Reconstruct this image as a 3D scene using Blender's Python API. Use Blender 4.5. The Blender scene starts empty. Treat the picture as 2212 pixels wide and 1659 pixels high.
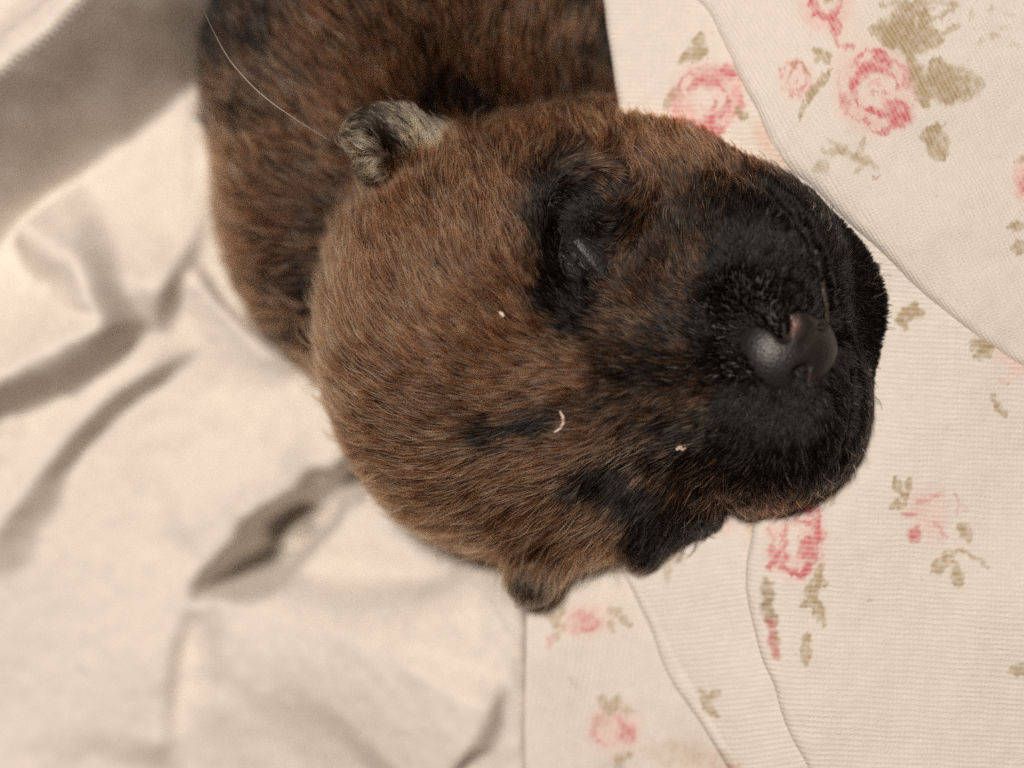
import bpy, math, random
import numpy as np
from mathutils import Vector, kdtree

rng = np.random.default_rng(7)
random.seed(7)
MM = 0.001                      # the scene is modelled in millimetres, stored in metres
S = 115.0 / 2212.0              # mm per survey unit on the z = 0 plane
CAMZ = 200.0                    # camera height above the z = 0 plane (mm)

sc = bpy.context.scene
# ------------------------------------------------------------------ camera
cam_d = bpy.data.cameras.new('camera')
cam = bpy.data.objects.new('camera', cam_d)
sc.collection.objects.link(cam)
cam.location = (0, 0, CAMZ * MM)
cam_d.sensor_width = 36.0
cam_d.lens = 36.0 * CAMZ / 115.0
cam_d.clip_start = 0.005
cam_d.clip_end = 50
cam_d.dof.use_dof = True
cam_d.dof.focus_distance = (CAMZ + 6.0) * MM
cam_d.dof.aperture_fstop = 7.0
sc.camera = cam
# ------------------------------------------------------------------ world, lamps, exposure
w = bpy.data.worlds.new('World'); sc.world = w; w.use_nodes = True
w.node_tree.nodes['Background'].inputs['Color'].default_value = (1.0, 0.62, 0.38, 1)
w.node_tree.nodes['Background'].inputs['Strength'].default_value = 0.09

def area_lamp(name, loc, target, size, energy, col):
    d = bpy.data.lights.new(name, 'AREA'); d.shape = 'DISK'; d.size = size
    d.energy = energy; d.color = col
    o = bpy.data.objects.new(name, d); sc.collection.objects.link(o)
    o.location = loc
    o.rotation_euler = (Vector(target) - Vector(loc)).to_track_quat('-Z', 'Y').to_euler()
    return o
area_lamp('ceiling_lamp', (-0.15, 0.22, 0.76), (0, 0, 0), 0.16, 7.7, (1.0, 0.90, 0.795))

sc.view_settings.view_transform = 'Standard'
sc.view_settings.look = 'None'
sc.view_settings.exposure = 0.0
sc.view_settings.gamma = 1.0
sc.view_settings.use_curve_mapping = False
sc.cycles.use_denoising = False
sc.cycles.max_bounces = 8

# ------------------------------------------------------------------ small helpers
def P(px, py, z=0.0):
    k = S * (CAMZ - z) / CAMZ
    return np.array([(px - 1106.0) * k, (829.5 - py) * k, z])

def toD(p):
    k = S * (CAMZ - p[..., 2]) / CAMZ
    return p[..., 0] / k + 1106.0, 829.5 - p[..., 1] / k

def hash2(ix, iy, seed=0):
    h = (ix.astype(np.int64) * 374761393 + iy.astype(np.int64) * 668265263 + seed * 982451653) & 0x7fffffff
    h = ((h ^ (h >> 13)) * 1274126177) & 0x7fffffff
    return ((h ^ (h >> 16)) & 0xffff) / 65535.0

def vnoise(x, y, seed=0):
    ix, iy = np.floor(x), np.floor(y)
    fx, fy = x - ix, y - iy
    fx = fx * fx * (3 - 2 * fx); fy = fy * fy * (3 - 2 * fy)
    a = hash2(ix, iy, seed); b = hash2(ix + 1, iy, seed)
    c = hash2(ix, iy + 1, seed); d = hash2(ix + 1, iy + 1, seed)
    return (a * (1 - fx) + b * fx) * (1 - fy) + (c * (1 - fx) + d * fx) * fy - 0.5

def fbm(x, y, seed=0, o=3):
    s, a = 0, 1.0
    for i in range(o):
        s = s + a * vnoise(x * 2 ** i, y * 2 ** i, seed + i * 17); a *= 0.5
    return s

def sstep(a, b, x):
    t = np.clip((x - a) / (b - a), 0, 1)
    return t * t * (3 - 2 * t)

def tag(o, label, cat, group=None):
    o['label'] = label; o['category'] = cat
    if group: o['group'] = group

def mesh_obj(name, verts, faces, mat, parent=None, smooth=True):
    me = bpy.data.meshes.new(name)
    verts = np.asarray(verts, dtype=np.float32) * MM
    faces = np.asarray(faces, dtype=np.int32)
    nf, k = faces.shape
    me.vertices.add(len(verts)); me.vertices.foreach_set('co', verts.ravel())
    me.loops.add(nf * k); me.loops.foreach_set('vertex_index', faces.ravel())
    me.polygons.add(nf)
    me.polygons.foreach_set('loop_start', np.arange(0, nf * k, k, dtype=np.int32))
    me.polygons.foreach_set('loop_total', np.full(nf, k, dtype=np.int32))
    me.polygons.foreach_set('use_smooth', np.full(nf, smooth))
    me.update(calc_edges=True)
    if mat: me.materials.append(mat)
    o = bpy.data.objects.new(name, me); sc.collection.objects.link(o)
    if parent: o.parent = parent
    return o

# ------------------------------------------------------------------ signed distance shapes
def sd_ell(p, c, r, rot=0.0, tilt=0.0):
    q = p - c
    if rot:
        a = math.radians(rot); ca, sa = math.cos(a), math.sin(a)
        q = np.stack([q[..., 0] * ca + q[..., 1] * sa, -q[..., 0] * sa + q[..., 1] * ca, q[..., 2]], -1)
    if tilt:
        a = math.radians(tilt); ca, sa = math.cos(a), math.sin(a)
        q = np.stack([q[..., 0] * ca + q[..., 2] * sa, q[..., 1], -q[..., 0] * sa + q[..., 2] * ca], -1)
    r = np.asarray(r, dtype=np.float32)
    k0 = np.sqrt(((q / r) ** 2).sum(-1)); k1 = np.sqrt(((q / (r * r)) ** 2).sum(-1)) + 1e-6
    return k0 * (k0 - 1) / k1

def sd_cone(p, a, b, ra, rb):
    ab = b - a
    t = np.clip(((p - a) @ ab) / (ab @ ab), 0, 1)
    d = p - a - t[..., None] * ab
    return np.sqrt((d ** 2).sum(-1)) - (ra + (rb - ra) * t)

def smin(a, b, k):
    h = np.clip(k - np.abs(a - b), 0, None) / k
    return np.minimum(a, b) - h * h * k * 0.25
def smax(a, b, k): return -smin(-a, -b, k)

def F(a): return np.asarray(a, dtype=np.float32)

ML = None                     # mouth line, laid on the surface below
def sd_head(p):
    d = sd_ell(p, F(P(1035, 730, -22)), (19, 25.5, 20), 6)
    d = smin(d, sd_ell(p, F(P(1235, 1015, -19)), (12.5, 11.0, 12), 0), 6)      # lower cheek
    d = smin(d, sd_ell(p, F(P(1270, 450, -22)), (14, 12.5, 13), 0), 6)         # upper cheek
    d = smin(d, sd_ell(p, F(P(1600, 720, -19)), (14.6, 20.5, 15), 10), 9)      # muzzle block
    d = smin(d, sd_cone(p, F(P(1300, 830, -10)), F(P(1630, 770, -7)), 9.5, 7.5), 8) # bridge
    d = smin(d, sd_ell(p, F(P(1470, 400, -22)), (12, 8.5, 12), -20), 5)
    up = sd_ell(p, F(P(1630, 585, -10)), (9.5, 10.5, 10.5), -15)                  # lip pads
    lo = sd_ell(p, F(P(1665, 915, -11)), (11.0, 9.5, 10.5), 25)
    d = smin(d, up, 6); d = smin(d, lo, 6)
    d = smin(d, sd_ell(p, F(P(1802, 645, -21)), (8.7, 16.2, 11), 8), 2.5)        # chin
    if ML is not None:
        for a, b in zip(ML[:-1], ML[1:]):
            d = smax(d, -sd_cone(p, a, b, 0.9, 0.9), 1.6)
    # notch between lip and cheek on the low side, eye socket, brow dents, forehead furrow
    d = smin(d, sd_ell(p, F(P(1470, 1040, -19)), (9.0, 6.5, 9), 25), 5)
    d = smax(d, -sd_cone(p, F(P(1588, 1150, -20)), F(P(1560, 1090, -8)), 1.1, 0.8), 2.5)
    d = smin(d, sd_cone(p, F(P(1400, 1130, -17)), F(P(1393, 1190, -16)), 3.0, 1.2), 3)
    d = smax(d, -sd_ell(p, F(P(1262, 565, -2.6)), (4.5, 6.0, 3.2), 40), 4)
    d = smin(d, sd_ell(p, F(P(1275, 420, -9)), (5.5, 3.2, 3.0), 10), 4)        # brow fold over the eye
    d = smax(d, -sd_ell(p, F(P(1330, 1045, -2)), (4.5, 3.0, 4.2), 20), 4)
    d = smax(d, -sd_cone(p, F(P(1260, 893, 3.0)), F(P(1040, 938, 2.6)), 2.6, 2.4), 3)
    d = smax(d, -sd_cone(p, F(P(1380, 640, 1.0)), F(P(1560, 690, 2.0)), 2.2, 2.4), 5)
    return d

def sd_ear(p):
    # upper ear: folded flap lying back, with a crease; lower ear: a stub seen end on
    e = sd_cone(p, F(P(950, 325, -14.5)), F(P(820, 302, -11.5)), 2.6, 2.9)
    e = smin(e, sd_cone(p, F(P(806, 298, -11.5)), F(P(815, 366, -11)), 2.7, 1.4), 2)
    e = smin(e, sd_cone(p, F(P(910, 335, -12.5)), F(P(872, 276, -12)), 2.4, 2.3), 2)
    e = smax(e, -sd_cone(p, F(P(885, 380, -8.0)), F(P(815, 236, -8.4)), 1.2, 1.4), 1.2)
    e = smax(e, -sd_cone(p, F(P(1000, 258, -11.5)), F(P(905, 226, -10.5)), 2.2, 1.8), 1.2)
    e2 = sd_cone(p, F(P(1170, 1190, -18)), F(P(1150, 1250, -16)), 3.8, 2.8)
    return np.minimum(e, e2)

def sd_body(p):
    d = sd_cone(p, F(P(905, -1500, -58)), F(P(895, 60, -50)), 27, 30)
    d = smin(d, sd_ell(p, F(P(900, -1800, -60)), (27, 30, 25)), 8)
    d = smin(d, sd_ell(p, F(P(795, 470, -45)), (19.0, 25, 22), 20), 8)
    d = smin(d, sd_ell(p, F(P(1120, 250, -44)), (19, 20, 18)), 6)
    d = smin(d, sd_ell(p, F(P(1000, 650, -40)), (18, 20, 16)), 6)
    return d

def sd_all(p):
    return smin(smin(sd_head(p), sd_ear(p), 2.6), sd_body(p), 2.5)

def on_surface(px, py, z0=8.0, f=None):
    z = z0
    for _ in range(90):
        d = float((f or sd_all)(F(P(px, py, z))[None])[0])
        if d < 0.02: break
        z -= max(d * 0.6, 0.02)
    return z
ML = [F(P(x, y, on_surface(x, y, f=sd_head) + 0.1)) for x, y in [(1590, 366), (1650, 398), (1700, 440), (1738, 490), (1768, 555), (1785, 625), (1796, 692), (1830, 752), (1850, 830), (1846, 900), (1815, 985)]]

def eval_chunks(f, p, n=400000):
    sh = p.shape[:-1]; q = p.reshape(-1, 3)
    out = np.empty(len(q), dtype=np.float32)
    for i in range(0, len(q), n): out[i:i + n] = f(q[i:i + n])
    return out.reshape(sh)

def grad(f, p, e=0.15):
    g = np.empty_like(p)
    for k in range(3):
        d = np.zeros(3, dtype=np.float32); d[k] = e
        g[:, k] = eval_chunks(f, p + d) - eval_chunks(f, p - d)
    return g / (np.linalg.norm(g, axis=1, keepdims=True) + 1e-9)

def surface_nets(V, org, h):
    nx, ny, nz = V.shape
    ins = V < 0
    acc = np.zeros((nx - 1, ny - 1, nz - 1, 3), dtype=np.float32)
    cnt = np.zeros((nx - 1, ny - 1, nz - 1), dtype=np.float32)
    corners = [(i, j, k) for i in (0, 1) for j in (0, 1) for k in (0, 1)]
    def sub(A, c): return A[c[0]:nx - 1 + c[0], c[1]:ny - 1 + c[1], c[2]:nz - 1 + c[2]]
    for a in corners:
        for ax in range(3):
            if a[ax]: continue
            b = list(a); b[ax] = 1; b = tuple(b)
            va, vb = sub(V, a), sub(V, b)
            cr = (va < 0) != (vb < 0)
            t = np.where(cr, va / np.where(cr, va - vb, 1), 0)
            for k in range(3):
                acc[..., k] += np.where(cr, a[k] + (t if k == ax else 0), 0)
            cnt += cr
    act = cnt > 0
    idx = -np.ones(act.shape, dtype=np.int64); idx[act] = np.arange(act.sum())
    ii = np.argwhere(act)
    verts = (ii + acc[act] / cnt[act][:, None]) * h + org
    faces = []
    for ax in range(3):
        u, v = (ax + 1) % 3, (ax + 2) % 3
        sl0 = [slice(1, -1)] * 3; sl0[ax] = slice(0, -1)
        sl1 = [slice(1, -1)] * 3; sl1[ax] = slice(1, None)
        A, B = ins[tuple(sl0)], ins[tuple(sl1)]
        e = np.argwhere(A != B); e2 = e.copy()
        for k in (u, v): e2[:, k] += 1
        flip = ~A[tuple(e.T)]
        def at(du, dv):
            q = e2.copy(); q[:, u] -= du; q[:, v] -= dv
            return idx[tuple(q.T)]
        f = np.stack([at(1, 1), at(0, 1), at(0, 0), at(1, 0)], 1)
        f[flip] = f[flip][:, ::-1]
        faces.append(f)
    return verts.astype(np.float32), np.concatenate(faces)

def grid_sdf(f, lo, hi, h):
    ax = [np.arange(lo[k], hi[k] + h, h, dtype=np.float32) for k in range(3)]
    G = np.stack(np.meshgrid(*ax, indexing='ij'), -1)
    return eval_chunks(f, G), np.array(lo, dtype=np.float32)

def sdf_mesh(f, lo, hi, h, newton=2):
    V, o = grid_sdf(f, lo, hi, h)
    v, fc = surface_nets(V, o, h)
    for _ in range(newton):
        v = v - grad(f, v, h * 0.3) * np.clip(eval_chunks(f, v), -h, h)[:, None]
    return v, fc, V, o

# ------------------------------------------------------------------ materials
def new_mat(name):
    m = bpy.data.materials.new(name); m.use_nodes = True
    nt = m.node_tree; b = nt.nodes['Principled BSDF']
    return m, nt, b
def node(nt, t, **kw):
    n = nt.nodes.new(t)
    for k, v in kw.items(): setattr(n, k, v)
    return n
def math_n(nt, op, a, b=None):
    n = node(nt, 'ShaderNodeMath', operation=op)
    for i, v in enumerate((a, b)):
        if v is None: continue
        if isinstance(v, (int, float)): n.inputs[i].default_value = v
        else: nt.links.new(v, n.inputs[i])
    return n.outputs[0]

def cloth_mat(name, base, printed, row, knit, bump):
    m, nt, b = new_mat(name)
    L = nt.links.new
    uv = node(nt, 'ShaderNodeUVMap'); uv.uv_map = 'knit'
    sep = node(nt, 'ShaderNodeSeparateXYZ'); L(uv.outputs[0], sep.inputs[0])
    # slow wobble of the rows
    nz = node(nt, 'ShaderNodeTexNoise'); nz.inputs['Scale'].default_value = 0.22; nz.inputs['Detail'].default_value = 3
    L(uv.outputs[0], nz.inputs['Vector'])
    wob = math_n(nt, 'MULTIPLY', math_n(nt, 'SUBTRACT', nz.outputs[0], 0.5), 0.8)
    v = math_n(nt, 'ADD', sep.outputs[1], wob)
    rows = math_n(nt, 'ABSOLUTE', math_n(nt, 'SINE', math_n(nt, 'MULTIPLY', v, math.pi / row)))
    rowid = math_n(nt, 'MULTIPLY', v, 2 * math.pi / row)
    st = math_n(nt, 'SINE', math_n(nt, 'ADD', math_n(nt, 'MULTIPLY', sep.outputs[0], 2 * math.pi / (row * 0.85)),
                                   math_n(nt, 'MULTIPLY', math_n(nt, 'SINE', rowid), 1.1)))
    kn = math_n(nt, 'ADD', math_n(nt, 'MULTIPLY', rows, 0.7), math_n(nt, 'MULTIPLY', st, 0.09))
    n2 = node(nt, 'ShaderNodeTexNoise'); n2.inputs['Scale'].default_value = 5.0; n2.inputs['Detail'].default_value = 4
    L(uv.outputs[0], n2.inputs['Vector'])
    n3 = node(nt, 'ShaderNodeTexNoise'); n3.inputs['Scale'].default_value = 0.6; n3.inputs['Detail'].default_value = 3
    L(uv.outputs[0], n3.inputs['Vector'])
    vis = math_n(nt, 'ADD', math_n(nt, 'MULTIPLY', n3.outputs[0], 1.5), -0.15)
    hgt = math_n(nt, 'ADD', math_n(nt, 'MULTIPLY', math_n(nt, 'MULTIPLY', kn, vis), knit), math_n(nt, 'MULTIPLY', n2.outputs[0], 0.8))
    bp = node(nt, 'ShaderNodeBump'); bp.inputs['Strength'].default_value = bump
    bp.inputs['Distance'].default_value = 0.00034
    L(hgt, bp.inputs['Height']); L(bp.outputs[0], b.inputs['Normal'])
    # colour: cloth tone with faint mottling and pilling specks, print on top
    ramp = node(nt, 'ShaderNodeValToRGB')
    ramp.color_ramp.elements[0].position = 0.3; ramp.color_ramp.elements[0].color = (*[c * 0.92 for c in base], 1)
    ramp.color_ramp.elements[1].position = 0.7; ramp.color_ramp.elements[1].color = (*base, 1)
    L(n3.outputs[0], ramp.inputs[0])
    col = ramp.outputs[0]
    vo = node(nt, 'ShaderNodeTexNoise'); vo.inputs['Scale'].default_value = 1.3; vo.inputs['Detail'].default_value = 2
    mp = node(nt, 'ShaderNodeMapping'); mp.inputs['Location'].default_value = (31, 7, 3)
    L(uv.outputs[0], mp.inputs[0]); L(mp.outputs[0], vo.inputs['Vector'])
    sp = node(nt, 'ShaderNodeMapRange'); sp.inputs['From Min'].default_value = 0.68; sp.inputs['From Max'].default_value = 0.78
    sp.inputs['To Max'].default_value = 0.35
    L(vo.outputs[0], sp.inputs['Value'])
    mxs = node(nt, 'ShaderNodeMix', data_type='RGBA'); L(sp.outputs[0], mxs.inputs[0]); L(col, mxs.inputs[6])
    mxs.inputs[7].default_value = (0.42, 0.38, 0.35, 1); col = mxs.outputs[2]
    if printed:
        at = node(nt, 'ShaderNodeAttribute'); at.attribute_name = 'print'
        # ink misses the hollows between the stitches
        ink = math_n(nt, 'MULTIPLY', at.outputs['Alpha'], math_n(nt, 'MINIMUM', math_n(nt, 'ADD', math_n(nt, 'MULTIPLY', kn, 0.45), 0.65), 1.0))
        mx = node(nt, 'ShaderNodeMix', data_type='RGBA'); L(ink, mx.inputs[0]); L(col, mx.inputs[6]); L(at.outputs['Color'], mx.inputs[7])
        col = mx.outputs[2]
    L(col, b.inputs['Base Color'])
    b.inputs['Roughness'].default_value = 0.95
    b.inputs['Specular IOR Level'].default_value = 0.1
    b.inputs['Sheen Weight'].default_value = 0.08
    b.inputs['Sheen Roughness'].default_value = 0.5
    return m

M_FLORAL = cloth_mat('floral_jersey', (0.75, 0.70, 0.645), True, 0.64, 0.75, 0.6)
M_FLEECE = cloth_mat('floral_jersey_brushed', (0.75, 0.70, 0.645), True, 0.5, 0.7, 0.6)
M_BLANKET = cloth_mat('white_cotton', (0.75, 0.70, 0.645), False, 0.5, 0.06, 0.4)

def skin_mat():
    m, nt, b = new_mat('puppy_skin')
    L = nt.links.new
    at = node(nt, 'ShaderNodeAttribute'); at.attribute_name = 'skin_color'
    nz = node(nt, 'ShaderNodeTexNoise'); nz.inputs['Scale'].default_value = 900
    tc = node(nt, 'ShaderNodeTexCoord'); L(tc.outputs['Object'], nz.inputs['Vector'])
    mx = node(nt, 'ShaderNodeMix', data_type='RGBA', blend_type='MULTIPLY'); mx.inputs[0].default_value = 0.5
    L(at.outputs['Color'], mx.inputs[6]); L(nz.outputs[0], mx.inputs[7]); L(mx.outputs[2], b.inputs['Base Color'])
    b.inputs['Roughness'].default_value = 0.6
    return m
M_SKIN = skin_mat()

def leather_mat(name, dark, pink, rough, scale):
    m, nt, b = new_mat(name)
    L = nt.links.new
    at = node(nt, 'ShaderNodeAttribute'); at.attribute_name = 'flesh'
    tc = node(nt, 'ShaderNodeTexCoord')
    vo = node(nt, 'ShaderNodeTexVoronoi'); vo.inputs['Scale'].default_value = scale
    L(tc.outputs['Object'], vo.inputs['Vector'])
    mx = node(nt, 'ShaderNodeMix', data_type='RGBA'); L(at.outputs['Fac'], mx.inputs[0])
    mx.inputs[6].default_value = (*dark, 1); mx.inputs[7].default_value = (*pink, 1)
    L(mx.outputs[2], b.inputs['Base Color'])
    bp = node(nt, 'ShaderNodeBump'); bp.inputs['Strength'].default_value = 0.35; bp.inputs['Distance'].default_value = 0.00012
    L(vo.outputs['Distance'], bp.inputs['Height']); L(bp.outputs[0], b.inputs['Normal'])
    b.inputs['Roughness'].default_value = rough
    b.inputs['Subsurface Weight'].default_value = 0.08
    b.inputs['Subsurface Radius'].default_value = (0.001, 0.0005, 0.0003)
    return m
M_NOSE = leather_mat('nose_leather', (0.011, 0.010, 0.009), (0.26, 0.14, 0.125), 0.44, 3300)
M_LID = leather_mat('eyelid_skin', (0.012, 0.012, 0.013), (0.015, 0.014, 0.014), 0.5, 3600)

M_LIP = leather_mat('lip_skin', (0.035, 0.026, 0.021), (0.09, 0.06, 0.05), 0.6, 1900)

def hair_mat(name, rough=0.30):
    m = bpy.data.materials.new(name); m.use_nodes = True
    nt = m.node_tree; nt.nodes.clear()
    L = nt.links.new
    out = node(nt, 'ShaderNodeOutputMaterial')
    h = node(nt, 'ShaderNodeBsdfHairPrincipled')
    h.parametrization = 'COLOR'
    at = node(nt, 'ShaderNodeAttribute'); at.attribute_name = 'hair_color'
    hi = node(nt, 'ShaderNodeHairInfo')
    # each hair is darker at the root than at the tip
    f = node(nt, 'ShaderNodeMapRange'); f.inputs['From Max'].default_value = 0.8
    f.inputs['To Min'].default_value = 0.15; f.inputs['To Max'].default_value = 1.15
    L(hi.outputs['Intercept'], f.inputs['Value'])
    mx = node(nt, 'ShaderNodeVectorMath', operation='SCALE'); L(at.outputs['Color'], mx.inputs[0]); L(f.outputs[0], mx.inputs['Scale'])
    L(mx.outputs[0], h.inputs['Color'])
    h.inputs['Roughness'].default_value = rough
    h.inputs['Radial Roughness'].default_value = 0.6
    h.inputs['IOR'].default_value = 1.38
    L(h.outputs[0], out.inputs[0])
    return m
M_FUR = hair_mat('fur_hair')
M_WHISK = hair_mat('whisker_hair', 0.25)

# ------------------------------------------------------------------ puppy: body
puppy = bpy.data.objects.new('puppy', None); sc.collection.objects.link(puppy)
puppy.location = (0, 0, -0.075)
tag(puppy, 'newborn brindle brown puppy with black muzzle and closed eyes, sleeping on the cloths', 'puppy')

LO, HI, H = (-44, -32, -92), (52, 152, 9), 0.8
BV, BF, VOX, VORG = sdf_mesh(sd_all, LO, HI, H)
UNPARENT = np.array([0, 0, 75.0], dtype=np.float32)    # children sit relative to the empty at the thing's base
body = mesh_obj('body', BV + UNPARENT, BF, M_SKIN, puppy)

def sample_vox(p):
    g = (p - VORG) / H
    g = np.clip(g, 0, np.array(VOX.shape) - 1.001)
    i = g.astype(int); f = g - i
    out = 0
    for a in (0, 1):
        for b in (0, 1):
            for c in (0, 1):
                wgt = (f[:, 0] if a else 1 - f[:, 0]) * (f[:, 1] if b else 1 - f[:, 1]) * (f[:, 2] if c else 1 - f[:, 2])
                out = out + wgt * VOX[i[:, 0] + a, i[:, 1] + b, i[:, 2] + c]
    return out
def vox_grad(p, e=0.5):
    g = np.empty_like(p)
    for k in range(3):
        d = np.zeros(3); d[k] = e
        g[:, k] = sample_vox(p + d) - sample_vox(p - d)
    return g / (np.linalg.norm(g, axis=1, keepdims=True) + 1e-9)

# lowest surface of the puppy over each ground column: the cloths are pressed down below it
zs = VORG[2] + np.arange(VOX.shape[2]) * H
inside = VOX < 0.4
ZLOW = np.where(inside.any(2), zs[np.argmax(inside, axis=2)], 1e3)
def press(p):
    gx = (p[..., 0] - VORG[0]) / H; gy = (p[..., 1] - VORG[1]) / H
    ok = (gx >= 0) & (gy >= 0) & (gx < VOX.shape[0] - 1) & (gy < VOX.shape[1] - 1)
    ix = np.clip(np.round(gx).astype(int), 0, VOX.shape[0] - 1); iy = np.clip(np.round(gy).astype(int), 0, VOX.shape[1] - 1)
    zl = np.where(ok, ZLOW[ix, iy], 1e3)
    near_ = sample_vox(p.reshape(-1, 3)).reshape(zl.shape)
    p[..., 2] -= np.where(ok, 1.6 * np.exp(-np.maximum(near_, 0) / 2.2), 0)
    deep = sample_vox(p.reshape(-1, 3)).reshape(zl.shape) < -1.6
    p[..., 2] = np.where(deep & ok, np.minimum(p[..., 2], zl - 0.3), p[..., 2])
    return p

# ------------------------------------------------------------------ coat fields (survey units): x, y, flow x, flow y(down), blackness, length mm
HEADCTL = np.array([
    # crown and forehead
    (760, 600, -.25, -1, .12, 4.6), (730, 720, -.5, -.8, .15, 4.6), (760, 850, -.8, -.5, .2, 4.6), (820, 700, -.55, -.85, .10, 4.6),
    (860, 560, -.3, -1, .10, 4.4), (900, 780, -.75, -.55, .12, 4.6), (950, 650, -.55, -.85, .12, 4.4), (1000, 540, -.25, -1, .12, 4.2),
    (1060, 450, -.1, -1, .18, 4.0), (980, 420, -.2, -1, .22, 4.0), (1040, 620, -.45, -.9, .15, 4.2), (1000, 760, -.75, -.55, .15, 4.4),
    (1080, 700, -.7, -.7, .22, 4.0), (1130, 760, -.9, -.35, .25, 3.8), (950, 870, -.95, -.2, .28, 4.4), (860, 930, -.95, .1, .22, 4.6),
    (1080, 850, -1, -.1, .30, 4.0), (880, 1030, -.85, .4, .25, 4.6), (980, 1010, -.9, .3, .25, 4.4), (1050, 940, -1, .1, .55, 4.0),
    (1140, 915, -1, .15, .78, 3.8), (1220, 895, -1, .1, .52, 3.6), (1100, 1030, -.85, .45, .15, 4.4), (1180, 1000, -.85, .4, .12, 4.2),
    (960, 1120, -.7, .7, .3, 4.6), (1060, 1170, -.6, .8, .25, 4.6), (1160, 1120, -.65, .7, .12, 4.6), (1230, 1200, -.4, .9, .25, 4.6),
    (1250, 1080, -.65, .7, .2, 4.2), (1260, 1000, -.8, .5, .35, 3.8),
    # eye and brow
    (1150, 520, -.5, -.9, .42, 3.0), (1160, 400, -.3, -1, .85, 2.2), (1230, 430, .5, .5, .85, 1.5), (1220, 380, .9, -.2, .8, 2.0), (1300, 400, .7, .5, .55, 2.2),
    (1240, 470, .5, .6, .97, 1.4), (1250, 570, .5, .7, 1, 1.0), (1180, 620, -.5, -.7, .95, 1.6), (1230, 660, -.6, -.5, .97, 1.8), (1150, 570, -.55, -.85, .55, 2.6), (1350, 560, .4, -.6, .62, 2.2), (1340, 470, .3, -.9, .7, 2.8),
    (1110, 560, -.5, -.9, .35, 3.4),
    # cheek, upper side
    (1100, 330, -.1, -1, .3, 3.8), (1200, 290, -.1, -1, .3, 3.8), (1320, 290, -.15, -1, .12, 3.8), (1430, 300, -.2, -1, .12, 3.6), (1380, 350, -.2, -1, .18, 3.4),
    (1520, 320, -.3, -.9, .5, 3.2), (1600, 350, -.2, -.9, .75, 3.0), (1480, 400, -.2, -1, .35, 3.0), (1420, 460, -.2, -1, .42, 2.8), (1050, 260, -.1, -1, .5, 4.0),
    # bridge
    (1360, 640, -.7, -.6, .34, 2.6), (1420, 560, -.5, -.9, .42, 2.4), (1400, 700, -.8, -.4, .36, 2.6), (1300, 760, -.95, -.3, .75, 3.0), (1260, 720, -.9, -.4, .8, 3.0),
    (1400, 790, -.98, -.1, .45, 2.8), (1330, 850, -1, 0, .5, 3.2), (1450, 860, -1, .15, .5, 2.8), (1200, 820, -1, -.15, .4, 3.6), (1520, 830, -1, .15, .66, 2.2), (1500, 740, -.9, -.3, .78, 2.0), (1430, 640, -.6, -.7, .45, 2.4),
    # muzzle, upper pad
    (1520, 560, -.4, -.9, .72, 2.2), (1560, 470, -.2, -1, .72, 2.4), (1620, 420, .1, -1, .8, 2.4), (1540, 660, -.6, -.6, .97, 1.4), (1640, 560, .1, -1, .95, 2.0), (1720, 500, .6, -.8, .85, 1.4),
    (1620, 640, 0, -1, .97, 0.8), (1700, 630, .3, -1, .97, .8), (1600, 720, -.9, -.4, .97, .9), (1755, 600, .9, -.4, .8, 1.0),
    # chin
    (1800, 450, .5, -.8, 1, 2.0), (1850, 560, .9, -.3, 1, 1.8), (1890, 680, 1, .0, 1, 1.8), (1880, 800, .9, .4, 1, 1.8), (1700, 370, .1, -1, .98, 2.8),
    # muzzle, lower pad
    (1600, 920, -.6, .7, .78, 2.4), (1560, 990, -.5, .8, .72, 2.8), (1680, 950, 0, 1, .95, 2.4), (1780, 900, .6, .7, .93, 2.2), (1720, 1040, .2, 1, .8, 2.8), (1800, 1000, .5, .8, .85, 2.6), (1640, 1080, -.1, 1, .7, 2.8),
    (1560, 860, -.8, .4, .95, 2.0), (1640, 880, -.2, .9, .97, .9), (1740, 890, .3, 1, .97, .9), (1590, 800, -1, .1, .97, .9), (1800, 800, .8, .4, .85, 1.2),
    # cheek, lower side
    (1480, 930, -.85, .4, .52, 3.2), (1400, 960, -.85, .5, .55, 3.4), (1330, 1040, -.7, .7, .95, 3.0), (1400, 1060, -.5, .8, .95, 3.2), (1360, 930, -.95, .3, .45, 3.4), (1480, 1040, -.4, .9, .85, 3.2),
    (1400, 1150, -.1, 1, .97, 4.2), (1480, 1130, .0, 1, .9, 3.6), (1320, 1170, -.35, .9, .6, 4.2), (1540, 1120, 0, 1, .92, 3.2), (1300, 1110, -.55, .8, .55, 4.0),
], dtype=float)
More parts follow.
